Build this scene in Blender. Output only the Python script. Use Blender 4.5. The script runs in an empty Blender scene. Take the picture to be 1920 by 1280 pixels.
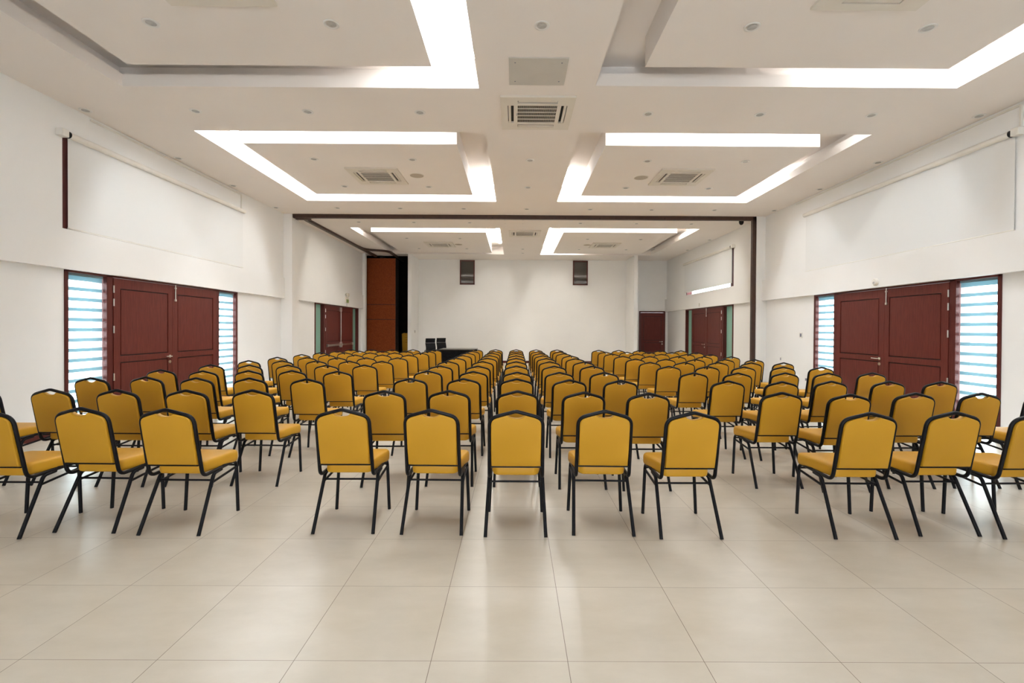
import bpy, bmesh, math, random
from mathutils import Vector, Matrix
random.seed(7)
S = bpy.context.scene
C = S.collection
PI = math.pi

# ------------------------------------------------------------------ materials
def mat(name, base=(.8, .8, .8), rough=.5, metal=0., spec=.5, **kw):
    m = bpy.data.materials.new(name); m.use_nodes = True
    b = m.node_tree.nodes['Principled BSDF']
    b.inputs['Base Color'].default_value = (*base, 1)
    b.inputs['Roughness'].default_value = rough
    b.inputs['Metallic'].default_value = metal
    b.inputs['Specular IOR Level'].default_value = spec
    for k, v in kw.items():
        b.inputs[k].default_value = v
    return m

def nodes(m):
    nt = m.node_tree
    return nt, nt.nodes['Principled BSDF'], (lambda t, **k: mk(nt, t, **k))

def mk(nt, t, **k):
    n = nt.nodes.new(t)
    for a, v in k.items():
        setattr(n, a, v)
    return n

def noisy(m, c1, c2, scale=3., stretch=(1, 1, 1), detail=4., bump=0., bscale=200., lo=.35, hi=.65):
    """two-tone procedural colour by noise in object coordinates, optional fine bump"""
    nt, b, N = nodes(m)
    tc = N('ShaderNodeTexCoord'); mp = N('ShaderNodeMapping'); mp.inputs['Scale'].default_value = stretch
    nt.links.new(tc.outputs['Object'], mp.inputs['Vector'])
    n = N('ShaderNodeTexNoise'); n.inputs['Scale'].default_value = scale; n.inputs['Detail'].default_value = detail
    nt.links.new(mp.outputs['Vector'], n.inputs['Vector'])
    r = N('ShaderNodeValToRGB')
    r.color_ramp.elements[0].position = lo; r.color_ramp.elements[0].color = (*c1, 1)
    r.color_ramp.elements[1].position = hi; r.color_ramp.elements[1].color = (*c2, 1)
    nt.links.new(n.outputs['Fac'], r.inputs['Fac']); nt.links.new(r.outputs['Color'], b.inputs['Base Color'])
    if bump:
        n2 = N('ShaderNodeTexNoise'); n2.inputs['Scale'].default_value = bscale
        nt.links.new(tc.outputs['Object'], n2.inputs['Vector'])
        bp = N('ShaderNodeBump'); bp.inputs['Strength'].default_value = bump; bp.inputs['Distance'].default_value = .002
        nt.links.new(n2.outputs['Fac'], bp.inputs['Height']); nt.links.new(bp.outputs['Normal'], b.inputs['Normal'])
    return m

WALL = noisy(mat('wall_paint', rough=.6, spec=.3), (.795, .795, .785), (.83, .83, .82), .8)
CEIL = noisy(mat('ceiling_paint', rough=.8, spec=.2), (.79, .745, .71), (.82, .775, .74), .6)
DARK = noisy(mat('pocket_dark', rough=.9, spec=.1), (.012, .008, .007), (.02, .012, .01), 4)
WOOD = noisy(mat('mahogany', rough=.42, spec=.3), (.095, .017, .0125), (.128, .025, .018), 7, (9, 9, .7), 6, .05, 120)
WOODF = noisy(mat('mahogany_frame', rough=.4, spec=.3), (.075, .014, .0115), (.10, .02, .0155), 7, (9, 9, .7), 6)
PART = noisy(mat('partition_veneer', rough=.5, spec=.10), (.175, .037, .0095), (.235, .056, .015), 6, (6, 6, 3), 6)
RAIL = noisy(mat('rail_brown', rough=.45), (.042, .017, .011), (.055, .023, .015), 10)
BLACK = noisy(mat('black_powder_coat', rough=.42, spec=.2), (.0035, .0035, .005), (.006, .006, .0085), 30)
YEL = noisy(mat('mustard_vinyl', rough=.46, spec=.3), (.515, .264, .017), (.555, .287, .020), 2.2, bump=.12, bscale=420)
CHROME = noisy(mat('brushed_steel', rough=.3, metal=1.), (.60, .57, .52), (.70, .66, .60), 25)
CREAM = noisy(mat('cream_plastic', rough=.45), (.68, .635, .56), (.71, .665, .59), 4)
WHITEP = noisy(mat('white_plastic', rough=.45), (.74, .72, .67), (.78, .76, .71), 5)
GRILLE = noisy(mat('grille_dark', rough=.7), (.028, .021, .016), (.042, .033, .026), 12)
VOIDM = mat('slot_black', (.01, .009, .008), .8)
SPK = noisy(mat('speaker_mesh', rough=.8), (.42, .36, .29), (.46, .40, .33), 60)
LENS = noisy(mat('frosted_lens', rough=.25), (.40, .40, .40), (.52, .52, .51), 20)
RING = mat('lamp_ring', (.72, .71, .69), .35)
GRAYP = noisy(mat('grey_panel', rough=.55), (.52, .50, .46), (.55, .53, .49), 3)
BLINDW = mat('roller_fabric', (.79, .79, .775), .8, spec=.1)
CLOTH = noisy(mat('black_cloth', rough=.9, spec=.1), (.004, .004, .005), (.008, .008, .009), 12)
TOPM = noisy(mat('dark_table_top', rough=.3), (.035, .03, .024), (.05, .043, .035), 9)
MESHB = noisy(mat('black_mesh', rough=.8, spec=.08), (.008, .008, .009), (.02, .02, .022), 60)
SLATE = mat('slate_device', (.16, .17, .22), .35)
GREEN = mat('exit_green', (.22, .30, .10), .5)
JOINTM = mat('groove_dark', (.018, .004, .003), .6)

def translucent(name, col, tr, k=.6, see=0.):
    m = bpy.data.materials.new(name); m.use_nodes = True; nt = m.node_tree
    for n in list(nt.nodes): nt.nodes.remove(n)
    o = mk(nt, 'ShaderNodeOutputMaterial'); d = mk(nt, 'ShaderNodeBsdfDiffuse'); t = mk(nt, 'ShaderNodeBsdfTranslucent')
    x = mk(nt, 'ShaderNodeMixShader')
    d.inputs[0].default_value = (*col, 1); t.inputs[0].default_value = (*tr, 1); x.inputs[0].default_value = k
    nt.links.new(d.outputs[0], x.inputs[1]); nt.links.new(t.outputs[0], x.inputs[2])
    last = x
    if see:
        p = mk(nt, 'ShaderNodeBsdfTransparent'); y = mk(nt, 'ShaderNodeMixShader'); y.inputs[0].default_value = see
        nt.links.new(x.outputs[0], y.inputs[1]); nt.links.new(p.outputs[0], y.inputs[2]); last = y
    nt.links.new(last.outputs[0], o.inputs['Surface'])
    return m
SHEER = translucent('sheer_band', (.85, .87, .88), (.9, .92, .93), .7, .62)
TEAL = translucent('opaque_band', (.40, .52, .55), (.045, .105, .13), .5)
BLINDW = translucent('roller_fabric', (.80, .80, .785), (.60, .62, .66), .10)

def pane(name, tint, refl=.12, frost=0.):
    m = bpy.data.materials.new(name); m.use_nodes = True; nt = m.node_tree
    for n in list(nt.nodes): nt.nodes.remove(n)
    o = mk(nt, 'ShaderNodeOutputMaterial'); g = mk(nt, 'ShaderNodeBsdfGlossy'); x = mk(nt, 'ShaderNodeMixShader')
    t = mk(nt, 'ShaderNodeBsdfTransparent'); t.inputs[0].default_value = (*tint, 1)
    g.inputs['Roughness'].default_value = .04
    lw = mk(nt, 'ShaderNodeLayerWeight'); lw.inputs[0].default_value = .5
    pw = mk(nt, 'ShaderNodeMath', operation='POWER'); pw.inputs[1].default_value = 4.
    ad = mk(nt, 'ShaderNodeMath', operation='MULTIPLY_ADD'); ad.inputs[1].default_value = .5; ad.inputs[2].default_value = .03
    nt.links.new(lw.outputs['Facing'], pw.inputs[0]); nt.links.new(pw.outputs[0], ad.inputs[0])
    nt.links.new(ad.outputs[0], x.inputs[0]); nt.links.new(t.outputs[0], x.inputs[1]); nt.links.new(g.outputs[0], x.inputs[2])
    nt.links.new(x.outputs[0], o.inputs['Surface'])
    return m
GLASS = pane('clear_glass', (.92, .96, .95))
GREENG = mat('frosted_green_glass', (.25, .46, .37), .25, spec=.5)
GREYG = mat('smoked_glass', (.055, .048, .042), .06, spec=1.)

def emission(name, col, st):
    m = bpy.data.materials.new(name); m.use_nodes = True; nt = m.node_tree
    for n in list(nt.nodes): nt.nodes.remove(n)
    o = mk(nt, 'ShaderNodeOutputMaterial'); e = mk(nt, 'ShaderNodeEmission')
    e.inputs[0].default_value = (*col, 1); e.inputs[1].default_value = st
    nt.links.new(e.outputs[0], o.inputs['Surface'])
    return m
LED = emission('light_strip', (.925, .97, 1.), 59.)

LED2 = emission('light_strip_far', (1., .975, .91), 49.)

def floor_mat():
    m = mat('porcelain_tile', rough=.27, spec=.5)
    nt, b, N = nodes(m); L = nt.links.new
    tc = N('ShaderNodeTexCoord')
    sep = N('ShaderNodeSeparateXYZ'); L(tc.outputs['Object'], sep.inputs[0])
    def M(op, a, bb=None, v=None):
        n = N('ShaderNodeMath', operation=op); L(a, n.inputs[0])
        if bb is not None: L(bb, n.inputs[1])
        elif v is not None: n.inputs[1].default_value = v
        return n.outputs[0]
    lines, cells = [], []
    for ax, off in (('X', .240), ('Y', 2.064)):
        s = M('SUBTRACT', sep.outputs[ax], v=off)
        s = M('DIVIDE', s, v=.6)
        cells.append(M('FLOOR', s))
        f = M('FRACT', s)
        f = M('SUBTRACT', f, v=.5); f = M('ABSOLUTE', f)
        lines.append(M('GREATER_THAN', f, v=.5 - (.0024 if ax == 'X' else .0018)))
    ln = M('MAXIMUM', lines[0], lines[1])
    cmb = N('ShaderNodeCombineXYZ'); L(cells[0], cmb.inputs[0]); L(cells[1], cmb.inputs[1])
    wn = N('ShaderNodeTexWhiteNoise'); wn.noise_dimensions = '3D'; L(cmb.outputs[0], wn.inputs['Vector'])
    mp = N('ShaderNodeMapping'); mp.inputs['Scale'].default_value = (1., 2.2, 1); L(tc.outputs['Object'], mp.inputs[0])
    add = N('ShaderNodeVectorMath', operation='ADD'); L(mp.outputs[0], add.inputs[0])
    sc = N('ShaderNodeVectorMath', operation='SCALE'); L(wn.outputs['Color'], sc.inputs[0]); sc.inputs['Scale'].default_value = 9.
    L(sc.outputs[0], add.inputs[1])
    n1 = N('ShaderNodeTexNoise'); n1.inputs['Scale'].default_value = 2.6; n1.inputs['Detail'].default_value = 9.; n1.inputs['Roughness'].default_value = .62
    L(add.outputs[0], n1.inputs['Vector'])
    r = N('ShaderNodeValToRGB')
    r.color_ramp.elements[0].position = .3; r.color_ramp.elements[0].color = (.505, .457, .378, 1)
    r.color_ramp.elements[1].position = .7; r.color_ramp.elements[1].color = (.57, .52, .44, 1)
    L(n1.outputs['Fac'], r.inputs['Fac'])
    mx = N('ShaderNodeMix', data_type='RGBA'); L(ln, mx.inputs[0]); L(r.outputs['Color'], mx.inputs[6]); mx.inputs[7].default_value = (.16, .12, .085, 1)
    L(mx.outputs[2], b.inputs['Base Color'])
    n2 = N('ShaderNodeTexNoise'); n2.inputs['Scale'].default_value = 5.; n2.inputs['Detail'].default_value = 2.
    L(tc.outputs['Object'], n2.inputs['Vector'])
    rr = N('ShaderNodeMapRange'); rr.inputs[3].default_value = .26; rr.inputs[4].default_value = .33
    L(n2.outputs['Fac'], rr.inputs[0]); L(rr.outputs[0], b.inputs['Roughness'])
    bp = N('ShaderNodeBump'); bp.inputs['Strength'].default_value = .25; bp.inputs['Distance'].default_value = .001; bp.invert = True
    L(ln, bp.inputs['Height']); L(bp.outputs[0], b.inputs['Normal'])
    return m
FLOOR = floor_mat()

# ------------------------------------------------------------------ mesh helpers
def fillet(pts, rads, seg=5):
    """polyline with rounded corners; rads[i] is the radius at interior point i (0 = sharp)"""
    P = [Vector(p) for p in pts]; out = [P[0]]
    for i in range(1, len(P) - 1):
        r = rads[i - 1] if isinstance(rads, (list, tuple)) else rads
        a, b, c = P[i - 1], P[i], P[i + 1]
        u, v = (a - b), (c - b)
        lu, lv = u.length, v.length; u = u / lu; v = v / lv
        ang = u.angle(v)
        if r <= 0 or ang > PI - .02: out.append(b); continue
        d = min(r / math.tan(ang / 2), lu * .49, lv * .49)
        p0, p1 = b + u * d, b + v * d
        for k in range(seg + 1):
            t = k / seg
            out.append((1 - t) ** 2 * p0 + 2 * t * (1 - t) * b + t * t * p1)
    out.append(P[-1])
    return out

class MB:
    def __init__(self, T=None):
        self.bm = bmesh.new(); self.T = T; self.mi = 0
    def v(self, p):
        p = Vector(p)
        return self.bm.verts.new(self.T(p) if self.T else p)
    def face(self, vs):
        try:
            f = self.bm.faces.new(vs); f.material_index = self.mi; return f
        except ValueError:
            return None
    def box(self, x0, x1, y0, y1, z0, z1):
        c = [self.v((x, y, z)) for z in (z0, z1) for y in (y0, y1) for x in (x0, x1)]
        for q in ((0, 2, 3, 1), (4, 5, 7, 6), (0, 1, 5, 4), (2, 6, 7, 3), (0, 4, 6, 2), (1, 3, 7, 5)):
            self.face([c[i] for i in q])
        return self
    def tube(self, pts, r, n=10, cap=True, flat=None):
        P = [Vector(p) for p in pts]; rings = []
        t0 = (P[1] - P[0]).normalized()
        ref = Vector((1, 0, 0)) if abs(t0.x) < .8 else Vector((0, 0, 1))
        nrm = (ref - t0 * ref.dot(t0)).normalized()
        for i, p in enumerate(P):
            if i == 0: t = t0
            elif i == len(P) - 1: t = (P[i] - P[i - 1]).normalized()
            else: t = ((P[i] - P[i - 1]).normalized() + (P[i + 1] - P[i]).normalized()).normalized()
            nrm = (nrm - t * nrm.dot(t)).normalized(); b = t.cross(nrm)
            rr = r[i] if isinstance(r, (list, tuple)) else r
            fl = flat or 1.
            rings.append([self.v(p + nrm * math.cos(2 * PI * k / n) * rr + b * math.sin(2 * PI * k / n) * rr * fl) for k in range(n)])
        for a, b in zip(rings, rings[1:]):
            for k in range(n):
                self.face([a[k], a[(k + 1) % n], b[(k + 1) % n], b[k]])
        if cap:
            self.face(list(reversed(rings[0]))); self.face(rings[-1])
        return self
    def lathe(self, prof, n=24, center=(0, 0, 0), axis='z'):
        cx, cy, cz = center; rings = []
        for r, h in prof:
            ring = []
            for k in range(n):
                a = 2 * PI * k / n
                if axis == 'z': q = (cx + r * math.cos(a), cy + r * math.sin(a), cz + h)
                elif axis == 'y': q = (cx + r * math.cos(a), cy + h, cz + r * math.sin(a))
                else: q = (cx + h, cy + r * math.cos(a), cz + r * math.sin(a))
                ring.append(self.v(q))
            rings.append(ring)
        for a, b in zip(rings, rings[1:]):
            for k in range(n):
                self.face([a[k], a[(k + 1) % n], b[(k + 1) % n], b[k]])
        self.face(list(reversed(rings[0]))); self.face(rings[-1])
        return self
    def loft(self, rings):
        R = [[self.v(p) for p in ring] for ring in rings]; n = len(R[0])
        for a, b in zip(R, R[1:]):
            for k in range(n):
                self.face([a[k], a[(k + 1) % n], b[(k + 1) % n], b[k]])
        self.face(list(reversed(R[0]))); self.face(R[-1])
        return self
    def build(self, name, m, parent=None, smooth=False, bevel=0., seg=2):
        bm = self.bm
        bmesh.ops.remove_doubles(bm, verts=bm.verts, dist=1e-6)
        bmesh.ops.recalc_face_normals(bm, faces=bm.faces)
        if bevel:
            es = [e for e in bm.edges if len(e.link_faces) == 2 and e.calc_face_angle(0) > .6]
            bmesh.ops.bevel(bm, geom=es, offset=bevel, segments=seg, affect='EDGES', profile=.5, clamp_overlap=True)
        me = bpy.data.meshes.new(name); bm.to_mesh(me); bm.free()
        for mm in (m if isinstance(m, (list, tuple)) else [m]): me.materials.append(mm)
        if smooth:
            me.polygons.foreach_set('use_smooth', [True] * len(me.polygons))
            try: me.set_sharp_from_angle(angle=math.radians(42))
            except Exception: pass
        o = bpy.data.objects.new(name, me); C.objects.link(o)
        if parent: o.parent = parent
        return o

def tag(o, label=None, cat=None, group=None, kind=None):
    if label: o['label'] = label
    if cat: o['category'] = cat
    if group: o['group'] = group
    if kind: o['kind'] = kind
    return o
def empty(name, loc=(0, 0, 0), rz=0.):
    o = bpy.data.objects.new(name, None); C.objects.link(o); o.location = loc; o.rotation_euler.z = rz
    o.empty_display_size = .1
    return o
def struct(o, label, cat): return tag(o, label, cat, kind='structure')
def copy_tree(o, parent=None):
    c = o.copy(); C.objects.link(c)
    if parent: c.parent = parent
    for ch in list(o.children): copy_tree(ch, c)
    return c
def offset_outline(pts, d):
    n = len(pts); out = []
    for i in range(n):
        a, b, c = Vector(pts[i - 1]), Vector(pts[i]), Vector(pts[(i + 1) % n])
        e1, e2 = (b - a).normalized(), (c - b).normalized()
        n1, n2 = Vector((-e1.y, e1.x)), Vector((-e2.y, e2.x))
        m = n1 + n2
        m = m / max(.35, m.length_squared) * 2 if m.length > 1e-6 else n1
        out.append(b + m * d * .5 * (1 if m.length < 3 else .5))
    return out

# ------------------------------------------------------------------ room constants (metres; camera stands at the origin)
H = 4.43                                  # ceiling
XL, XR = -6.10, 6.57                      # lower wall faces
XLB, XRB = -6.00, 6.45                    # beam faces
XLU, XRU = -6.04, 6.53                    # upper wall faces
YB, YE, Y0 = 20.35, 18.95, -4.0           # back wall, end of side bays, rear end of floor
B0, B1 = 2.235, 2.765                     # beam bottom / top
def TL(p): return Vector((p.z + XL, p.x, p.y))      # (along, up, out) on the left wall
def TR(p): return Vector((XR - p.z, p.x, p.y))
def TB(p): return Vector((p.x, YB - p.z, p.y))

# floor
f = MB().box(-7.4, 7.2, Y0, 22.4, -.12, 0).build('floor', FLOOR); struct(f, 'beige porcelain tile floor with thin dark joints', 'floor')

# side walls with door openings below and window openings above
DOORS = {'L': [(6.42, 10.40), (14.43, 18.43)], 'R': [(6.37, 10.36), (14.21, 18.17)]}
WINS = {'L': [(6.34, 10.50, 4.06)], 'R': [(6.21, 10.58, 4.06), (14.14, 18.05, 3.94)]}
WZ0, WZ1 = 2.765, 4.06
def side_wall(side):
    s = -1 if side == 'L' else 1
    xl, xu, xb, xo = (XL, XLU, XLB, -6.36) if side == 'L' else (XR, XRU, XRB, 6.80)
    yend = YE - .18 if side == 'L' else YB
    b = MB()
    def bx(xa, xb_, *r): b.box(min(xa, xb_), max(xa, xb_), *r)
    y = Y0
    for d0, d1 in DOORS[side] + [(yend, None)]:
        bx(xl, xo, y, d0, 0, B0 + .25)
        if d1 is None: break
        bx(xl, xo, d0, d1, B0 + .06, B0 + .25)
        y = d1
    y = Y0
    for d0, d1, wt in WINS[side] + [(yend, None, 0)]:
        bx(xu, xo, y, d0, B0 + .25, H + .4)
        if d1 is None: break
        bx(xu, xo, d0, d1, B0 + .25, WZ0); bx(xu, xo, d0, d1, wt, H + .4)
        y = d1
    w = b.build('wall_left' if side == 'L' else 'wall_right', WALL)
    struct(w, 'white painted %s wall with door and high window openings' % ('left' if side == 'L' else 'right'), 'wall')
    b = MB()
    for a0, a1 in ((Y0, 12.36), (12.74, yend)):
        b.box(min(xb, xb + s * .2), max(xb, xb + s * .2), a0, a1, B0, B1)
    o = b.build('trim_1' if side == 'L' else 'trim_2', WALL)
    struct(o, 'white beam running along the %s wall above the double doors' % ('left' if side == 'L' else 'right'), 'beam')
    xc = -5.81 if side == 'L' else 6.30
    b = MB().box(min(xc, xo), max(xc, xo), 12.36, 12.74, 0, H)
    o = b.build('trim_3' if side == 'L' else 'trim_4', WALL)
    struct(o, 'white column standing out of the %s wall under the ceiling track' % ('left' if side == 'L' else 'right'), 'column')
side_wall('L'); side_wall('R')
# end pier on the left, beside the partition pocket
o = MB().box(-6.36, -5.93, YE - .18, YE, 0, H).build('trim_5', WALL); struct(o, 'white end pier of the left wall beside the dark partition pocket', 'column')

# unseen wall behind the camera; its opening is added and sized for incoming daylight
b = MB(); b.box(-6.36, -1.15, Y0, Y0 + .2, 0, H + .4); b.box(1.75, 6.8, Y0, Y0 + .2, 0, H + .4); b.box(-1.15, 1.75, Y0, Y0 + .2, 2.7, H + .4)
w = b.build('wall_rear', WALL); struct(w, 'unseen white wall behind the viewer with an added opening for daylight', 'wall')
# back wall, alcove wings, pocket
b = MB()
b.box(-4.30, 5.34, YB, YB + .2, 0, H + .4); b.box(6.46, 6.9, YB, YB + .2, 0, H + .4); b.box(5.34, 6.46, YB, YB + .2, 2.26, H + .4)
w = b.build('wall_back', WALL); struct(w, 'white painted back wall of the stage end', 'wall')
o = MB().box(-4.285, -4.14, YE, YB, 0, H).build('trim_6', WALL); struct(o, 'white wing wall at the left end of the stage alcove', 'wall')
o = MB().box(4.77, 4.915, YE, YB, 0, H).build('trim_7', WALL); struct(o, 'white wing wall at the right end of the stage alcove', 'wall')
b = MB(); b.box(-6.6, -6.4, YE - .0, 22.2, 0, H); b.box(-6.6, -4.1, 22.0, 22.2, 0, H); b.box(-4.30, -4.287, YE + .02, 22.0, 0, H); b.box(-6.4, -6.32, YE, YE + .1, 0, H); b.box(-6.4, -4.3, YE + .5, 22., H - .02, H)
o = b.build('wall_pocket', DARK); struct(o, 'dark storage pocket for the folding partition', 'wall')  # pocket walls and top all in one near-black brown tone
for nm, x0, x1, y in (('baseboard_back', -4.14, 4.77, YB), ('baseboard_back_right', 4.915, 5.30, YB)):
    o = MB().box(x0, x1, y - .015, y, 0, .10).build(nm, WOODF); struct(o, 'dark red wooden skirting along the back wall' if x0 < 0 else 'short dark red skirting beside the single back door', 'baseboard')
for side in 'LR':
    b = MB(TL if side == 'L' else TR)
    for a0, a1 in ((Y0, DOORS[side][0][0]), (DOORS[side][0][1], 12.36), (12.74, DOORS[side][1][0])):
        b.box(a0, a1, 0, .10, 0, .014)
    o = b.build('baseboard_left' if side == 'L' else 'baseboard_right', WOODF)
    struct(o, 'dark red wooden skirting along the %s wall' % ('left' if side == 'L' else 'right'), 'baseboard')

# ------------------------------------------------------------------ ceiling with lit coffers
HR, FAS, SET = H + .34, .15, .20
COF = {'FL': (-4.86, -.46, 1.5, 5.88), 'FR': (.97, 5.39, 1.5, 5.80), 'ML': (-4.86, -.45, 7.19, 11.08), 'MR': (.97, 5.39, 7.18, 11.05),
       'BL': (-4.88, -.45, 14.02, 18.86), 'BR': (1.00, 5.42, 13.93, 18.90)}
PAN = {'FL': (-4.40, -.96, 1.95, 5.40), 'FR': (1.46, 4.90, 1.95, 5.38), 'ML': (-4.41, -.95, 7.66, 10.54), 'MR': (1.45, 4.92, 7.67, 10.56),
       'BL': (-4.44, -.91, 14.60, 18.50), 'BR': (1.48, 4.96, 14.52, 18.60)}
b = MB()
def sheet(x0, x1, y0, y1): b.box(x0, x1, y0, y1, H, H + .025)
ys = [(Y0, 6.5, 'FL', 'FR'), (6.5, 12.5, 'ML', 'MR'), (12.5, 22.4, 'BL', 'BR')]
XS, XM, XE = -7.2, .26, 7.1
for ya, yb, l, r in ys:
    for k, xa, xb in ((l, XS, XM), (r, XM, XE)):
        x0, x1, y0, y1 = COF[k]
        sheet(xa, x0, ya, yb); sheet(x1, xb, ya, yb); sheet(x0, x1, ya, y0); sheet(x0, x1, y1, yb)
        for q in ((x0 - .02, x0, y0 - .02, y1 + .02), (x1, x1 + .02, y0 - .02, y1 + .02), (x0, x1, y0 - .02, y0), (x0, x1, y1, y1 + .02)):
            b.box(*q, H + .025, H + FAS)
        s = SET
        for q in ((x0 - s - .02, x0 - s, y0 - s, y1 + s), (x1 + s, x1 + s + .02, y0 - s, y1 + s), (x0 - s, x1 + s, y0 - s - .02, y0 - s), (x0 - s, x1 + s, y1 + s, y1 + s + .02)):
            b.box(*q, H + .025, HR)
        b.box(x0 - s - .02, x1 + s + .02, y0 - s - .02, y1 + s + .02, HR, HR + .03)
c = b.build('ceiling', CEIL); struct(c, 'plastered ceiling with rectangular recessed light coves', 'ceiling')
names = {'FL': 'nearest left', 'FR': 'nearest right', 'ML': 'middle left', 'MR': 'middle right', 'BL': 'far left', 'BR': 'far right'}
for i, k in enumerate(PAN):
    x0, x1, y0, y1 = PAN[k]
    o = MB().box(x0, x1, y0, y1, H, HR + .005).build('trim_%d' % (10 + i), CEIL)
    struct(o, 'flat dropped ceiling panel inside the %s cove' % names[k], 'ceiling panel')

# flat light strips fixed to the top of the recessed slots
def led(k, side, a0, a1, what):
    x0, x1, y0, y1 = COF[k]; z0, z1 = HR - .016, HR - .001; d, w = .13, .055
    if side in 'lr': a0, a1 = max(a0, y0 + .20), min(a1, y1 - .20)
    q = {'l': (x0 + d - w, x0 + d + w, a0, a1), 'r': (x1 - d - w, x1 - d + w, a0, a1),
         'n': (a0, a1, y0 + d - w, y0 + d + w), 'f': (a0, a1, y1 - d - w, y1 - d + w)}[side]
    o = MB().box(*q, z0, z1).build('cove_light_strip', LED2 if k[0] == 'B' else LED)
    tag(o, what, 'light strip', 'light strips in the ceiling coves', 'thing')
LEDS = [('FL', 'r', 1.6, 5.8), ('FL', 'f', -1.45, -.5), ('FR', 'r', 1.6, 5.7), ('FR', 'f', 3.7, 5.3),
        ('ML', 'n', -4.8, -1.3), ('ML', 'l', 7.3, 11.0), ('ML', 'f', -4.8, -.5), ('ML', 'r', 9.8, 11.0),
        ('MR', 'n', 1.8, 4.8), ('MR', 'l', 9.7, 11.0), ('MR', 'f', 1.0, 5.3), ('MR', 'r', 9.6, 11.0),
        ('BL', 'n', -4.8, -.9), ('BL', 'l', 14.1, 15.0), ('BL', 'r', 14.3, 18.2), ('BR', 'n', 1.1, 5.3), ('BR', 'l', 14.1, 18.7), ('BR', 'f', 1.1, 2.4), ('BR', 'r', 14.0, 15.4)]
sd = {'l': 'left', 'r': 'right', 'n': 'near', 'f': 'far'}
for k, s_, a0, a1 in LEDS:
    led(k, s_, a0, a1, 'warm white light strip along the %s side of the %s cove' % (sd[s_], names[k]))

# ------------------------------------------------------------------ double doors with sidelights
def lever(T, y, z, direction, parent):
    b = MB(T)
    n = 16
    for dz in (0, -.095):
        ring = [[(y + .026 * math.cos(2 * PI * k / n), z + dz + .026 * math.sin(2 * PI * k / n), w) for k in range(n)] for w in (.030, .040)]
        b.loft(ring)
    b.tube([(y, z, .035), (y, z, .075)], .009, 10)
    b.tube(fillet([(y, z, .075), (y + direction * .03, z, .082), (y + direction * .135, z + .004, .078)], .01), .0085, 10)
    o = b.build('lever_handle', CHROME, parent, True); o['label'] = 'steel lever handle with round lock plate'
    return o
def leaf(T, y0, y1, z1, parent, split_end):
    """panelled leaf: solid slab with stiles and rails standing proud of two inset panels"""
    st = .115; lo = st if split_end == 'hi' else st; b = MB(T)
    b.box(y0, y1, .008, z1, -.035, .012)
    a0, a1 = y0 + .14, y1 - .12
    rows = [(.16, .90), (1.03, z1 - .17)]
    g = .018
    for q in ((y0, a0 - g, .008, z1), (a1 + g, y1, .008, z1), (a0 - g, a1 + g, .008, rows[0][0] - g), (a0 - g, a1 + g, rows[0][1] + g, rows[1][0] - g), (a0 - g, a1 + g, rows[1][1] + g, z1)):
        b.box(*q, .010, .030)
    for r0, r1 in rows: b.box(a0, a1, r0, r1, .010, .026)
    b.mi = 1
    for r0, r1 in rows: b.box(a0 - g, a1 + g, r0 - g, r1 + g, .0115, .0135)
    return b.build('door_leaf', [WOOD, JOINTM], parent)
def double_door(name, side, d0, d1, label, bar=False):
    T = TL if side == 'L' else TR
    top = B0 + .045; w = d1 - d0
    r = empty(name, T(Vector((d0 + w / 2, 0, 0)))); struct(r, label, 'door')
    org = r.location.copy()
    def TT(p): return T(p) - org
    j0, j1 = d0 + .70, d1 - .70          # jambs between sidelights and leaves
    b = MB(TT)
    for a, c_ in ((d0, d0 + .045), (j0 - .05, j0 + .055), (j1 - .055, j1 + .05), (d1 - .06, d1)):
        b.box(a, c_, 0, top, -.20, .022)
    b.box(d0, d1, top - .075, top + .02, -.20, .022)
    for a, c_ in ((d0, j0), (j1, d1)): b.box(a + .045, c_ - .05, 0, .04, -.20, .0)
    b.build('door_frame', WOODF, r, bevel=.004)
    mid = (j0 + j1) / 2; z1 = top - .08
    A = leaf(TT, j0 + .058, mid - .002, z1, r, 'hi'); Bf = leaf(TT, mid + .002, j1 - .058, z1, r, 'lo')
    for z in (.25, .70, 1.42, 1.83, 2.03)[1:]:
        for yy, pl in ((j0 + .056, A),):
            q = MB(TT).tube([(yy, z - .055, .036), (yy, z + .055, .036)], .010, 8).build('hinge', CHROME, pl, True)
    if bar:
        for lf, a, c_ in ((A, j0 + .13, mid - .06), (Bf, mid + .06, j1 - .10)):
            b = MB(TT); b.box(a, c_, .86, .925, .03, .085); b.box(a, a + .05, .85, .935, .03, .095); b.box(c_ - .05, c_, .85, .935, .03, .095)
            o = b.build('panic_bar', CHROME, lf, bevel=.006); o['label'] = 'grey push bar across the door leaf'
        b = MB(TT); b.tube([(mid + .04, .93, .06), (mid + .04, z1 - .02, .06)], .014, 8); b.box(mid, mid + .09, z1 - .16, z1 - .02, .03, .08); b.box(mid - .02, mid + .10, .80, .98, .03, .09)
        b.build('vertical_rod', CHROME, Bf, bevel=.003)
    else:
        if side == 'L': lever(TT, mid - .07, .95, -1, A); ry, pl = mid + .06, Bf
        else: lever(TT, mid + .10, .965, 1, Bf); ry, pl = mid - .05, A
        b = MB(TT); b.tube([(ry, z1 - .26, .042), (ry, z1 + .01, .042)], .009, 8); b.box(ry - .018, ry + .018, z1 - .28, z1 - .245, .03, .05); b.box(ry - .018, ry + .018, z1 - .06, z1 - .035, .03, .05)
        b.build('surface_bolt', CHROME, pl)
    for a, c_ in ((d0 + .045, j0 - .05), (j1 + .05, d1 - .06)):
        MB(TT).box(a - .01, c_ + .01, .03, top - .07, -.095, -.087).build('sidelight_pane', GREENG if name in ('door_3', 'door_4') else GLASS, r)
    return (d0 + .045, j0 - .05), (j1 + .05, d1 - .06), top - .075
D = {}
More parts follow.
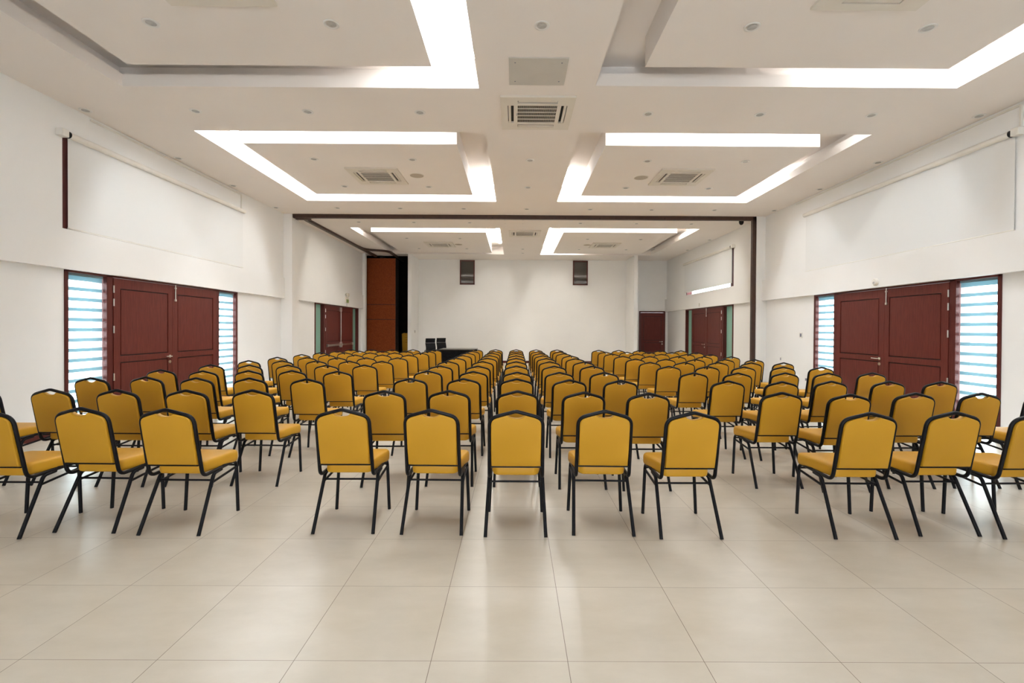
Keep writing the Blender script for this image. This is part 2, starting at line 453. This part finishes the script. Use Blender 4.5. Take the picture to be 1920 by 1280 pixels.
D[1] = double_door('door_1', 'L', *DOORS['L'][0], 'pair of dark mahogany doors with striped sidelights in the left wall')
D[2] = double_door('door_2', 'R', *DOORS['R'][0], 'pair of dark mahogany doors with striped sidelights in the right wall')
D[3] = double_door('door_3', 'L', *DOORS['L'][1], 'far left pair of mahogany doors with push bars and green glass', bar=True)
D[4] = double_door('door_4', 'R', *DOORS['R'][1], 'far right pair of mahogany doors with green glass sidelights')
def zebra(side, a, c_, top, label):
    T = TL if side == 'L' else TR
    r = empty('zebra_blind', T(Vector(((a + c_) / 2, top, -.11)))); org = r.location.copy()
    def TT(p): return T(p) - org
    tag(r, label, 'window blind', 'striped blinds beside the double doors')
    MB(TT).box(a + .004, c_ - .004, top - .034, top - .002, -.062, -.030).build('headrail', TEAL, r, bevel=.004)
    b = MB(TT); per, band = .143, .050; z = top - .034; w = -.045; first = True
    def strip(z0, z1, mi):
        b.mi = mi; n = 6
        for i in range(n):
            u0, u1 = a + .008 + (c_ - a - .016) * i / n, a + .008 + (c_ - a - .016) * (i + 1) / n
            b.face([b.v((u0, z0, w)), b.v((u1, z0, w)), b.v((u1, z1, w)), b.v((u0, z1, w))])
    strip(z - .065, z, 1); z -= .065
    while z > .10:
        z2 = max(z - (per - band), .06); strip(z2, z, 0)
        z3 = max(z2 - band, .05); strip(z3, z2, 1); z = z3
    b.build('blind_fabric', [SHEER, TEAL], r)
    MB(TT).box(a + .006, c_ - .006, .045, .07, -.053, -.037).build('bottom_bar', WHITEP, r, bevel=.004)
for n, side, wall in ((1, 'L', 'left'), (2, 'R', 'right')):
    (a, c_), (e, g), top = D[n]
    zebra(side, a, c_, top, 'striped sheer blind in the near sidelight of the %s double doors' % wall)
    zebra(side, e, g, top, 'striped sheer blind in the far sidelight of the %s double doors' % wall)

# single door in the back wall
r = empty('door_5', (5.90, YB, 0)); struct(r, 'single dark mahogany door in the back wall right of the alcove', 'door')
b = MB(); b.box(-.56, -.50, -.03, .12, 0, 2.26); b.box(.50, .56, -.03, .12, 0, 2.26); b.box(-.56, .56, -.03, .12, 2.20, 2.26); b.build('door_frame', WOODF, r, bevel=.004)
def TD(p): return Vector((p.x - 5.90, -p.z, p.y))
lf = leaf(TD, 5.405, 6.395, 2.195, r, 'hi'); lever(TD, 6.33, .95, -1, lf)

# ------------------------------------------------------------------ high windows and roller blinds
def high_window(n, side, y0, y1, WZ1, label):
    def T(p): return Vector((p.z + XLU, p.x, p.y)) if side == 'L' else Vector((XRU - p.z, p.x, p.y))
    r = empty('window_%d' % n, T(Vector(((y0 + y1) / 2, WZ0, -.1)))); org = r.location.copy(); struct(r, label, 'window')
    def TT(p): return T(p) - org
    b = MB(TT); k = .06
    for q in ((y0, y0 + .21, WZ0, WZ1), (y1 - k, y1, WZ0, WZ1), (y0, y1, WZ0, WZ0 + .012), (y0, y1, WZ1 - k, WZ1)): b.box(*q, -.20, -.004)
    b.build('window_frame', WOODF, r)
    MB(TT).box(y0 + .02, y1 - .02, WZ0 + .02, WZ1 - .02, -.14, -.134).build('window_pane', GLASS, r)
high_window(1, 'L', *WINS['L'][0], 'high clerestory window behind the left roller blind')
high_window(2, 'R', *WINS['R'][0], 'high clerestory window behind the near right roller blind')
high_window(3, 'R', *WINS['R'][1], 'high clerestory window behind the far right roller blind')
def roller(side, y0, y1, zt, zb, label, gap=.05):
    s = 1 if side == 'L' else -1; xu = XLU if side == 'L' else XRU
    r = empty('roller_blind', (xu, (y0 + y1) / 2, zt)); tag(r, label, 'roller blind', 'white roller blinds over the high windows')
    h = (y1 - y0) / 2; x = s * .055
    MB().tube([(x, -h + .03, 0), (x, h, 0)], .042, 16).build('roller_tube', WHITEP, r, True)
    b = MB()
    n = 10
    b.loft([[(x + s * .0 - s * .030 + s * t, -h + gap, -.02), (x - s * .030 + s * t, h - .02, -.02), (x - s * .030 + s * t, h - .02, zb - zt), (x - s * .030 + s * t, -h + gap, zb - zt)] for t in (0, .003)])
    b.build('blind_fabric', BLINDW, r)
    b = MB(); b.box(min(0, s * .10), max(0, s * .10), -h - .10, -h + .0, -.05, .05); b.build('motor_head', WHITEP, r, bevel=.01)
    b = MB(); b.tube([(x, -h, 0), (x, -h + .035, 0)], .047, 18); o = b.build('end_cap', BLACK, r, True); o['label'] = 'black end cap of the roller'
    MB().tube([(x - s * .028, -h + gap, zb - zt + .012), (x - s * .028, h - .02, zb - zt + .012)], .011, 8).build('bottom_bar', WHITEP, r, True)
roller('L', 6.34, 10.50, 4.02, 2.77, 'long white roller blind over the left high window')
roller('R', 6.17, 10.62, 4.04, 2.77, 'long white roller blind over the near right high window', .0)
roller('R', 14.16, 18.2, 3.96, 2.875, 'white roller blind on the far right wall with daylight beneath it')
for side, pts, lab in (('L', [(6.75, 4.385), (10.45, 4.385), (10.45, 4.07)], 'thin white cable trunking above the left roller blind'), ('R', [(11.0, 4.385), (6.12, 4.385), (6.12, 4.09)], 'thin white cable trunking above the near right roller blind')):
    xu = XLU if side == 'L' else XRU; s = 1 if side == 'L' else -1
    b = MB(); (a, z), (c_, z2), (e, z3) = pts
    b.box(min(xu, xu + s * .02), max(xu, xu + s * .02), min(a, c_), max(a, c_), z - .012, z + .012); b.box(min(xu, xu + s * .02), max(xu, xu + s * .02), c_ - .012, c_ + .012, z3, z)
    o = b.build('cable_trunking', WHITEP); tag(o, lab, 'cable trunking')

# ------------------------------------------------------------------ ceiling track, jamb post, folding panels
ZT = H - .10
r = empty('ceiling_track', (0, 12.45, H)); tag(r, 'dark brown folding partition track across and along the ceiling', 'ceiling track')
def rel(pts): return [(x, y - 12.45, z - H) for x, y, z in pts]
b = MB(); b.box(-5.80, 6.29, -.08, .02, -.10, 0); b.build('cross_rail', RAIL, r, bevel=.004)
b = MB(); b.box(-5.78, -5.40, .02, .12, -.12, -.02); b.build('end_stop', RAIL, r, bevel=.004)
def ribbon(pts, w, h):
    b = MB(); P = [Vector(p) for p in pts]; rings = []
    for i, p in enumerate(P):
        t = (P[min(i + 1, len(P) - 1)] - P[max(i - 1, 0)]).normalized(); n = Vector((-t.y, t.x, 0)).normalized()
        rings.append([p + n * w / 2, p - n * w / 2, p - n * w / 2 - Vector((0, 0, h)), p + n * w / 2 - Vector((0, 0, h))])
    return b.loft(rings)
ribbon(rel(fillet([(-4.9, 12.50, H), (-5.66, 12.55, H), (-5.66, 19.3, H)], [.42], 10)), .09, .075).build('side_rail', RAIL, r)
ribbon(rel(fillet([(-5.66, 16.9, H), (-5.60, 17.72, H), (-4.80, 18.0, H), (-4.86, 20.6, H)], [.5, .5], 10)), .08, .075).build('branch_rail', RAIL, r)
b = MB()
for x in (-5.2, -4.3, -2.4, -.6, 1.3, 2.2, 3.9): b.tube([(x, -.085, -.075), (x, -.075, -.075)], .012, 8)
b.build('fixing_screws', BLACK, r)
o = MB().box(6.20, 6.298, 12.37, 12.47, 0, H).build('jamb_post', RAIL, bevel=.006); tag(o, 'tall thin dark brown jamb post fixed to the right column', 'post')
for i in range(4):
    y = 19.25 + i * .14
    r = empty('partition_panel', (-5.42, y, 0))
    tag(r, 'reddish brown folding partition panel at the %s of the stack in the dark pocket' % ('front', 'second place', 'third place', 'rear')[i], 'partition panel', 'stacked folding partition panels')
    b = MB(); w = .575
    for z0, z1 in ((.03, 1.815), (1.835, 2.415), (2.435, 4.30)): b.box(-w, w, -.035, .06, z0, z1)
    b.build('panel_face', PART, r)
    MB().box(-w - .012, w + .012, -.03, .055, .03, 4.30).build('panel_edge', VOIDM, r)
    b = MB(); b.box(-.06, .06, -.02, .05, 4.30, 4.40); b.build('carrier', BLACK, r)

# ------------------------------------------------------------------ ceiling fittings
def make_ac():
    r = empty('air_conditioner', (0, 0, H)); h = .485; z0, z1 = -.028, -.001
    b = MB()
    # frame plate with four air slots around the intake grille
    g, a, c_ = .262, .315, .395
    xs = [-h, -c_, -a, -g, g, a, c_, h]
    for i in range(7):
        for j in range(7):
            X, Y = (xs[i], xs[i + 1]), (xs[j], xs[j + 1])
            if i == 3 and j == 3: continue
            if (i == 3 and j in (1, 5)) or (j == 3 and i in (1, 5)): continue
            b.box(*X, *Y, z0, z1)
    b.build('face_panel', CREAM, r)
    for k in range(4):
        M = Matrix.Rotation(k * PI / 2, 3, 'Z')
        def TT(p, M=M): return M @ p
        f = MB(TT); f.box(-.255, .255, -c_ + .010, -a - .036, -.024, -.016)
        f.build('louvre_flap', CREAM, r)
    MB().box(-c_, c_, -c_, c_, -.004, -.001).build('slot_shadow', VOIDM, r)
    MB().box(-g, g, -g, g, -.014, -.008).build('filter', GRILLE, r)
    b = MB()
    for i in range(1, 5):
        y = -g + 2 * g * i / 5 ; b.box(-g, g, y - .005, y + .005, -.021, -.014)
    for i in range(1, 34):
        x = -g + 2 * g * i / 34; b.box(x - .0014, x + .0014, -g, g, -.019, -.014)
    b.build('intake_grille', CREAM, r)
    b = MB(); b.box(-g - .014, -g - .006, -.045, .03, z0 - .0012, z0); b.build('badge', SLATE, r)
    return r
ac0 = make_ac()
ACS = [(.285, 6.53, 'cream ceiling air conditioner in the central strip beside the access hatch'), (-2.68, 9.25, 'cream ceiling air conditioner in the middle left ceiling panel'), (3.19, 9.21, 'cream ceiling air conditioner in the middle right ceiling panel'),
       (-2.65, 16.72, 'cream ceiling air conditioner in the far left ceiling panel'), (3.15, 16.69, 'cream ceiling air conditioner in the far right ceiling panel'), (.29, 14.70, 'cream ceiling air conditioner in the central strip beyond the brown track'),
       (-2.68, 3.89, 'ceiling air conditioner cut by the top edge in the nearest left panel'), (3.19, 3.89, 'ceiling air conditioner cut by the top edge in the nearest right panel')]
for i, (x, y, l) in enumerate(ACS):
    o = ac0 if i == 0 else copy_tree(ac0); o.location = (x, y, H); tag(o, l, 'air conditioner', 'ceiling cassette air conditioners')

def make_downlight():
    r = empty('ceiling_downlight', (0, 0, H))
    MB().lathe([(.047, -.001), (.055, -.006), (.068, -.008), (.075, -.005), (.076, -.0005)], 28).build('trim_ring', RING, r, True)
    b = MB(); b.lathe([(.047, -.0055), (.040, -.0035), (.018, -.003)], 24)
    b.build('lens', LENS, r, True)
    return r
dl0 = make_downlight()
ROWS = [(4.66, 'row nearest the camera', [-3.57, -1.81, .25, 2.31, 4.04]),
        (6.54, 'row before the middle coves', [-5.91, -4.40, -2.86, -1.32, 1.82, 3.36, 4.90, 6.39]),
        (8.36, 'near row of the middle coves', [-5.93, -3.55, -1.82, .25, 2.32, 4.05, 6.39]),
        (9.95, 'far row of the middle coves', [-5.91, -3.58, -1.82, .26, 2.31, 4.05, 6.39]),
        (11.74, 'row just before the brown track', [-5.92, -4.40, -2.85, -1.28, .28, 1.85, 3.37, 4.93, 6.41]),
        (13.27, 'row just beyond the brown track', [-4.38, -2.84, -1.28, 1.82, 3.39, 4.93]),
        (15.6, 'near row of the far coves', [-3.57, -1.82, 2.38, 4.13, 6.40]),
        (17.6, 'far row of the far coves', [-3.57, -1.80, .28, 2.37, 4.12, 6.40]),
        (18.5, 'line before the back wall', [.29])]
ORD = ['first', 'second', 'third', 'fourth', 'fifth', 'sixth', 'seventh', 'eighth', 'ninth', 'tenth', 'eleventh']
first = True
for y, nm, xs in ROWS:
    for i, x in enumerate(xs):
        o = dl0 if first else copy_tree(dl0); first = False
        o.location = (x, y, H)
        lab = 'small round recessed downlight, %s from left in the %s' % (ORD[i], nm) if len(xs) > 1 else 'lone small round recessed downlight nearest the back wall'
        tag(o, lab, 'downlight', 'recessed ceiling downlights')
for x, y, l in ((-1.92, 9.23, 'round beige speaker beside the middle left air conditioner'), (2.45, 9.27, 'round beige speaker beside the middle right air conditioner'), (-2.0, 16.7, 'round beige speaker beside the far left air conditioner'), (2.53, 16.66, 'round beige speaker beside the far right air conditioner')):
    r = empty('ceiling_speaker', (x, y, H)); tag(r, l, 'speaker', 'round ceiling speakers')
    MB().lathe([(.128, -.0005), (.128, -.006), (.140, -.006), (.142, -.0005)], 32).build('speaker_ring', CREAM, r, True)
    MB().lathe([(.127, -.004), (.07, -.0065), (.01, -.007)], 32).build('speaker_grille', SPK, r, True)
for (x0, x1, y0, y1, l) in ((-.082, .58, 5.20, 5.775, 'flat grey access hatch with four screws in the central ceiling strip'), (-.36, .28, 12.80, 13.40, 'flat access hatch in the ceiling just beyond the brown track')):
    r = empty('access_hatch', ((x0 + x1) / 2, (y0 + y1) / 2, H)); tag(r, l, 'access hatch')
    w, d = (x1 - x0) / 2, (y1 - y0) / 2
    MB().box(-w, w, -d, d, -.012, 0).build('hatch_panel', GRAYP if y0 < 6 else CEIL, r, bevel=.002)
    for sx in (-1, 1):
        for sy in (-1, 1):
            MB().lathe([(.009, -.012), (.009, -.0145), (.004, -.0155)], 12, (sx * (w - .07), sy * (d - .09), 0)).build('screw', SLATE, r, True)
r = empty('dome_camera', (6.02, 12.62, H - .0)); tag(r, 'small black dome security camera at the right end of the track', 'security camera')
MB().lathe([(.07, 0), (.07, -.015), (.062, -.02)], 24).build('camera_base', BLACK, r, True)
MB().lathe([(.058, -.10), (.056, -.10), (.058, -.108), (.05, -.135), (.03, -.16), (.008, -.168)], 24).build('camera_dome', BLACK, r, True)
MB().lathe([(.05, -.018), (.062, -.04), (.06, -.102)], 24).build('camera_body', BLACK, r, True)

# ------------------------------------------------------------------ back wall glass panels
for cx, l in ((-2.05, 'brown framed smoked glass window high on the back wall, left one'), (2.80, 'brown framed smoked glass window high on the back wall, right one')):
    r = empty('window_%d' % (4 if cx < 0 else 5), (cx, YB, 3.88)); struct(r, l, 'window')
    b = MB(); w, h, k = .315, .52, .045
    for q in ((-w, -w + k, -h, h), (w - k, w, -h, h), (-w, w, -h, -h + k), (-w, w, h - k, h)): b.box(q[0], q[1], -.035, .0, q[2], q[3])
    b.build('window_frame', WOODF, r, bevel=.004)
    o = MB().box(-w + .02, w - .02, -.016, -.006, -h + .02, h - .02).build('window_pane', GREYG, r)

# ------------------------------------------------------------------ small wall fittings
r = empty('exit_light', (XLB, 16.85, 2.48)); tag(r, 'green exit sign with twin emergency lamps on the beam over the far left doors', 'exit light')
MB().box(0, .05, -.13, .13, -.13, .09).build('battery_box', CREAM, r, bevel=.008)
MB().box(.05, .056, -.115, .115, -.115, .0).build('sign_plate', GREEN, r)
for y in (-.09, .09):
    b = MB(); b.tube([(.03, y, .09), (.03, y, .125)], .012, 8); b.lathe([(.02, -.05), (.055, -.01), (.06, .02), (.055, .025)], 18, (.05, y, .165), 'x'); b.build('lamp_head', CREAM, r, True)
MB().tube([(.02, 0, -.13), (.02, .01, -.245)], .006, 6).build('power_cable', SLATE, r, True)
r = empty('wall_sounder', (XRB, 8.45, 2.335)); tag(r, 'small round pale grey device on the beam above the near right doors', 'wall device')
MB().lathe([(.066, 0), (.066, -.02), (.05, -.04), (.02, -.045)], 24, (0, 0, 0), 'x').build('device_body', WHITEP, r, True)
b = MB(); b.lathe([(.024, -.045), (.024, -.047), (.012, -.048)], 16, (0, .0, -.02), 'x'); b.build('device_lens', LENS, r, True)
def plate(x, y, z, w, h, face, label, cat, name, m=WHITEP, inner=None):
    r = empty(name, (x, y, z)); tag(r, label, cat)
    def TT(p):
        if face == '-x': return Vector((-p.z, p.x, p.y))
        if face == '+x': return Vector((p.z, p.x, p.y))
        return Vector((p.x, -p.z, p.y))
    MB(TT).box(-w / 2, w / 2, -h / 2, h / 2, 0, .012).build('cover_plate', m, r, bevel=.003)
    if inner: MB(TT).box(-w * .28, w * .28, -h * .3, h * .3, .012, .017).build('button', inner, r, bevel=.002)
plate(XR, 10.84, 1.355, .11, .125, '-x', 'blue grey thermostat on the wall beyond the near right doors', 'thermostat', 'thermostat', WHITEP, SLATE)
plate(XR, 11.65, .76, .05, .10, '-x', 'small grey switch on the right wall near the column', 'switch', 'light_switch', WHITEP, SLATE)
plate(XR, 10.95, .36, .12, .09, '-x', 'white socket low on the right wall, nearer the column', 'socket', 'wall_socket', WHITEP, SLATE)
plate(XR, 10.62, .36, .12, .09, '-x', 'white socket low on the right wall, nearer the doors', 'socket', 'wall_socket', WHITEP, SLATE)
plate(XRB, 16.55, 2.34, .05, .12, '-x', 'small grey sensor on the beam over the far right doors', 'sensor', 'wall_sensor', GRAYP)
plate(-4.14, 19.6, 1.34, .08, .12, '+x', 'grey light switch on the left wing wall of the alcove', 'switch', 'light_switch', GRAYP, SLATE)
plate(6.50, YB, 2.46, .05, .05, '-y', 'tiny dark sensor above right of the single back door', 'sensor', 'wall_sensor', SLATE)

# ------------------------------------------------------------------ banquet chair
def make_chair():
    r = empty('banquet_chair')
    XF, XT = .19, .186
    # one bent tube: left seat rail, up and over the back, down to the right seat rail
    core = [(XF, .425, .402), (XF, .078, .393), (XT, -.012, .836), (0, -.026, .887), (-XT, -.012, .836), (-XF, .078, .393), (-XF, .425, .402)]
    P = fillet(core, [.065, .075, .06, .075, .065], 6)
    MB().tube(P, .0130, 10).build('back_frame', BLACK, r, True)
    def plane_y(z): return .062 - (z - .45) * .2015
    # padded back with the hand hole scalloped out of its top edge
    right = [(.173, .486), (.1755, .60), (.1755, .785), (.1735, .803), (.166, .819), (.152, .831), (.13, .840), (.09, .852), (.064, .859), (.058, .858), (.050, .850), (.036, .843), (.018, .8395)]
    out = [(-.173, .486)] + right + [(0, .8385)] + [(-x, z) for x, z in reversed(right[1:])]
    rings = []
    for d, w in ((.010, -.021), (.003, -.017), (0, -.008), (0, .012), (.004, .024), (.014, .030)):
        o2 = offset_outline(out, d)
        rings.append([(p.x, plane_y(p.y) + w, p.y) for p in o2])
    MB().loft(rings).build('backrest', YEL, r, True)
    b = MB(); y = plane_y(.478); b.box(-.180, .180, y - .013, y - .001, .4745, .4835); b.build('back_bar', BLACK, r, bevel=.002)
    # seat cushion
    def rr(hw0, hw1, y0, y1, rad):
        pts = []
        for cx, cy, a0, hw in ((hw1 - rad, y1 - rad, 0, 1), (-hw1 + rad, y1 - rad, 90, 1), (-hw0 + rad * 1.2, y0 + rad, 180, 0), (hw0 - rad * 1.2, y0 + rad, 270, 0)):
            for k in range(6):
                a = math.radians(a0 + 18 * k); q = rad if hw else rad
                pts.append((cx + q * math.cos(a), cy + q * math.sin(a)))
        return pts
    so = rr(.180, .216, .110, .492, .05); rings = []
    for d, z in ((.030, .399), (.012, .403), (.003, .413), (0, .428), (0, .452), (.004, .468), (.014, .479), (.03, .4845)):
        rings.append([(p.x, p.y, z) for p in offset_outline(so, d)])
    top = rings[-1]
    for k_, z_ in ((.84, .4885), (.62, .492), (.34, .494)): rings.append([(x * k_, .30 + (y - .30) * k_, z_) for x, y, z in top])
    # rear underside bulges a little between the rails
    rings.insert(0, [(x * .84, .30 + (y - .30) * .84, .396) for x, y, z in rings[0]])
    MB().loft(rings).build('seat', YEL, r, True)
    for s in (1, -1):
        p = fillet([(s * XF, .30, .402), (s * (XF + .003), .472, .402), (s * .211, .468, 0)], [.055], 6)
        MB().tube(p, .0125, 10).build('leg', BLACK, r, True)
        p = fillet([(s * .192, .285, .386), (s * .196, .190, .380), (s * .212, .0, 0)], [.05], 6)
        MB().tube(p, .0125, 10).build('leg', BLACK, r, True)
        MB().tube([(s * .196, .470, .352), (s * .199, .172, .322)], .009, 8).build('side_brace', BLACK, r, True)
    MB().tube([(-.199, .170, .338), (.199, .170, .338)], .0075, 8).build('rear_stretcher', BLACK, r, True)
    MB().tube([(-.196, .468, .366), (.196, .468, .366)], .0075, 8).build('front_stretcher', BLACK, r, True)
    return r
chair0 = make_chair()

# seats read off the photograph as floor positions (x, y of the rear feet)
CHAIRS = {'L': [[(-2.414, 3.301), (-3.036, 3.337), (-3.6, 3.235)], [(-2.388, 4.338), (-2.972, 4.307), (-3.594, 4.303), (-4.214, 4.328), (-4.88, 4.328)], [(-2.318, 5.305), (-2.991, 5.368), (-3.586, 5.359), (-4.203, 5.426), (-4.732, 5.317)], [(-2.336, 6.265), (-2.968, 6.341), (-3.524, 6.298), (-4.085, 6.231), (-4.73, 6.356)], [(-2.33, 7.371), (-2.897, 7.308), (-3.47, 7.279), (-4.045, 7.25), (-4.641, 7.26)], [(-2.301, 8.233), (-2.873, 8.246), (-3.453, 8.27), (-4.029, 8.235), (-4.602, 8.22)], [(-2.274, 9.235), (-2.869, 9.187), (-3.422, 9.171), (-4.021, 9.207), (-4.599, 9.201)], [(-2.276, 10.215), (-2.851, 10.233), (-3.418, 10.177), (-4.007, 10.137), (-4.584, 10.22)], [(-2.204, 11.111), (-2.81, 11.113), (-3.373, 11.086), (-3.948, 11.06), (-4.524, 11.078)], [(-2.188, 11.978), (-2.738, 11.905), (-3.307, 11.864), (-3.886, 11.88), (-4.434, 11.84)], [(-2.156, 12.784), (-2.75, 12.837), (-3.289, 12.744), (-3.85, 12.731), (-4.411, 12.77)]], 'C': [[(-1.21, 3.342), (-0.582, 3.329), (0.013, 3.301), (0.636, 3.327), (1.239, 3.279)], [(-1.185, 4.323), (-0.6, 4.355), (0.028, 4.353), (0.627, 4.292), (1.203, 4.254)], [(-1.188, 5.406), (-0.58, 5.415), (0.025, 5.424), (0.619, 5.345), (1.192, 5.319)], [(-1.168, 6.392), (-0.55, 6.339), (0.036, 6.268), (0.592, 6.262), (1.191, 6.287)], [(-1.145, 7.289), (-0.563, 7.278), (0.028, 7.34), (0.613, 7.336), (1.209, 7.382)], [(-1.163, 8.287), (-0.561, 8.303), (0.029, 8.309), (0.616, 8.324), (1.218, 8.33)], [(-1.144, 9.275), (-0.536, 9.293), (0.03, 9.286), (0.623, 9.291), (1.192, 9.266)], [(-1.115, 10.198), (-0.536, 10.217), (0.035, 10.221), (0.614, 10.233), (1.209, 10.238)], [(-1.122, 11.213), (-0.535, 11.204), (0.038, 11.206), (0.612, 11.193), (1.164, 11.189)], [(-1.084, 12.108), (-0.522, 12.121), (0.041, 12.115), (0.599, 12.104), (1.159, 12.099)], [(-1.074, 13.135), (-0.528, 13.148), (0.044, 13.141), (0.595, 13.134), (1.176, 13.155)]], 'R': [[(2.463, 3.287), (3.101, 3.341), (3.659, 3.304)], [(2.444, 4.336), (2.998, 4.236), (3.674, 4.348), (4.299, 4.366), (4.887, 4.341)], [(2.396, 5.317), (2.971, 5.267), (3.565, 5.337), (4.225, 5.348), (4.797, 5.33)], [(2.389, 6.315), (2.973, 6.31), (3.634, 6.367), (4.21, 6.361), (4.854, 6.43)], [(2.418, 7.425), (3.025, 7.431), (3.574, 7.385), (4.198, 7.4), (4.777, 7.372)], [(2.382, 8.335), (2.988, 8.351), (3.594, 8.367), (4.157, 8.324), (4.752, 8.368)], [(2.36, 9.242), (2.953, 9.247), (3.521, 9.216), (4.107, 9.245), (4.67, 9.22)], [(2.325, 10.178), (2.908, 10.197), (3.503, 10.187), (4.078, 10.206), (4.674, 10.21)], [(2.289, 11.119), (2.874, 11.106), (3.446, 11.117), (4.048, 11.125), (4.594, 11.121)], [(2.308, 12.024), (2.853, 12.019), (3.402, 11.996), (3.991, 12.02), (4.608, 12.005)], [(2.316, 13.063), (2.866, 13.062), (3.433, 13.035), (4.001, 13.008), (4.576, 13.035)]]}
RN = ['nearest row', 'second row', 'third row', 'fourth row', 'fifth row', 'sixth row', 'seventh row', 'eighth row', 'ninth row', 'tenth row', 'last row']
first = True
for blk in 'LCR':
    for ri, row in enumerate(CHAIRS[blk]):
        for ci, (x, y) in enumerate(row):
            o = chair0 if first else copy_tree(chair0); first = False
            o.location = (x, y, 0); o.rotation_euler.z = math.radians(random.uniform(-1.6, 1.6))
            if blk == 'C': lab = 'yellow banquet chair, centre block, %s, %s from left' % (RN[ri], ORD[ci])
            else: lab = 'yellow banquet chair, %s block, %s, %s from the aisle' % ('left' if blk == 'L' else 'right', RN[ri], ORD[ci])
            tag(o, lab, 'chair', 'yellow banquet chairs in the %s block' % {'L': 'left', 'C': 'centre', 'R': 'right'}[blk])
for i in range(5):
    o = copy_tree(chair0); o.location = (-4.57, 19.98 - i * .012, i * .105); o.rotation_euler.z = 0
    tag(o, 'yellow banquet chair in the stack half hidden in the dark pocket', 'chair', 'stacked chairs in the dark pocket')

# ------------------------------------------------------------------ stage table and office chairs
r = empty('presidential_table', (-1.95, 16.55, 0)); r.name = 'covered_table'; tag(r, 'dark table with black cloth to the floor at the stage', 'table')
MB().box(-.62, .62, -.55, .55, .735, .765).build('table_top', TOPM, r, bevel=.006)
b = MB(); n = 28; rings = []
for z, f_ in ((.735, 0.), (.5, .4), (.25, .8), (.015, 1.)):
    ring = []
    per = [(-.60 + 1.2 * i / n, -.53) for i in range(n)] + [(.60, -.53 + 1.06 * i / n) for i in range(n)] + [(.60 - 1.2 * i / n, .53) for i in range(n)] + [(-.60, .53 - 1.06 * i / n) for i in range(n)]
    for i, (x, y) in enumerate(per):
        k = 1 + f_ * (.015 + .018 * math.sin(i * 1.9)); ring.append((x * k, y * k, z))
    rings.append(ring)
b.loft(rings).build('cloth_skirt', CLOTH, r, True)
def make_office_chair():
    r = empty('office_chair'); b = MB()
    # wavy back slab in two tiers (headrest tier and mesh tier), facing the audience
    def tier(z0, z1, w, name, m):
        q = MB(); rings = []
        for i in range(9):
            t = i / 8; z = z0 + (z1 - z0) * t
            y = .23 + .10 * (z - .5) + .018 * math.sin((z - .45) * 16)
            rings.append([(-w, y, z), (w, y, z), (w, y + .03, z), (-w, y + .03, z)])
        return q.loft(rings).build(name, m, r, True)
    tier(.50, .925, .195, 'mesh_back', MESHB); tier(.93, 1.10, .19, 'headrest', BLACK)
    MB().box(-.235, .235, -.24, .22, .44, .50).build('seat', MESHB, r, bevel=.02, seg=3)
    for s in (1, -1):
        MB().tube(fillet([(s * .25, .20, .46), (s * .27, .20, .66), (s * .27, -.16, .66), (s * .25, -.16, .46)], .05), .014, 8).build('armrest', BLACK, r, True)
    MB().tube([(0, 0, .10), (0, 0, .44)], .028, 12).build('gas_column', BLACK, r, True)
    b = MB()
    for k in range(5):
        a = 2 * PI * k / 5 + .3; b.tube([(0, 0, .11), (.29 * math.cos(a), .29 * math.sin(a), .075)], [.026, .016], 8)
    b.build('star_base', BLACK, r, True)
    for k in range(5):
        a = 2 * PI * k / 5 + .3; MB().lathe([(.02, -.02), (.028, -.014), (.028, .014), (.02, .02)], 14, (.29 * math.cos(a), .29 * math.sin(a), .028), 'y').build('caster', BLACK, r, True)
    return r
oc = make_office_chair(); oc.location = (-2.97, 17.4, 0); oc.rotation_euler.z = .62
tag(oc, 'black high back mesh office chair left of the covered table, outer one', 'office chair', 'office chairs by the stage table')
o2 = copy_tree(oc); o2.location = (-2.68, 18.12, 0); o2.rotation_euler.z = .62
tag(o2, 'black high back mesh office chair standing closest behind the covered table', 'office chair', 'office chairs by the stage table')

# ------------------------------------------------------------------ daylight and camera
W = bpy.data.worlds.new('daylight'); S.world = W; W.use_nodes = True
bg = W.node_tree.nodes['Background']; bg.inputs[0].default_value = (.86, .935, 1., 1); bg.inputs[1].default_value = 13.

def cam():
    f_, cx, cy, yaw, pitch, roll, h = (887.559762, 967.316723, 624.700885, 0.002395, -0.008711, 0.005256, 1.456146)
    cyw, sy, cp, sp, cr, sr = math.cos(yaw), math.sin(yaw), math.cos(pitch), math.sin(pitch), math.cos(roll), math.sin(roll)
    F = Vector((sy * cp, cyw * cp, sp)); Rr = Vector((cyw, -sy, 0)); U = Rr.cross(F)
    R2 = Rr * cr + U * sr; U2 = U * cr - Rr * sr
    d = bpy.data.cameras.new('camera'); o = bpy.data.objects.new('camera', d); C.objects.link(o)
    M = Matrix((R2, U2, -F)).transposed().to_4x4(); M.translation = (0, 0, h); o.matrix_world = M
    d.sensor_fit = 'HORIZONTAL'; d.sensor_width = 36.; d.lens = f_ / 1920 * 36
    d.shift_x = (960 - cx) / 1920; d.shift_y = (cy - 640) / 1920
    d.clip_start = .05; d.clip_end = 200
    S.camera = o
cam()
S.view_settings.view_transform = 'Standard'; S.view_settings.look = 'None'; S.view_settings.gamma = 1.
S.view_settings.use_curve_mapping = False
S.view_settings.exposure = 0.
S.cycles.max_bounces = 10; S.cycles.diffuse_bounces = 6; S.cycles.glossy_bounces = 4; S.cycles.transparent_max_bounces = 12
S.cycles.sample_clamp_indirect = 60.
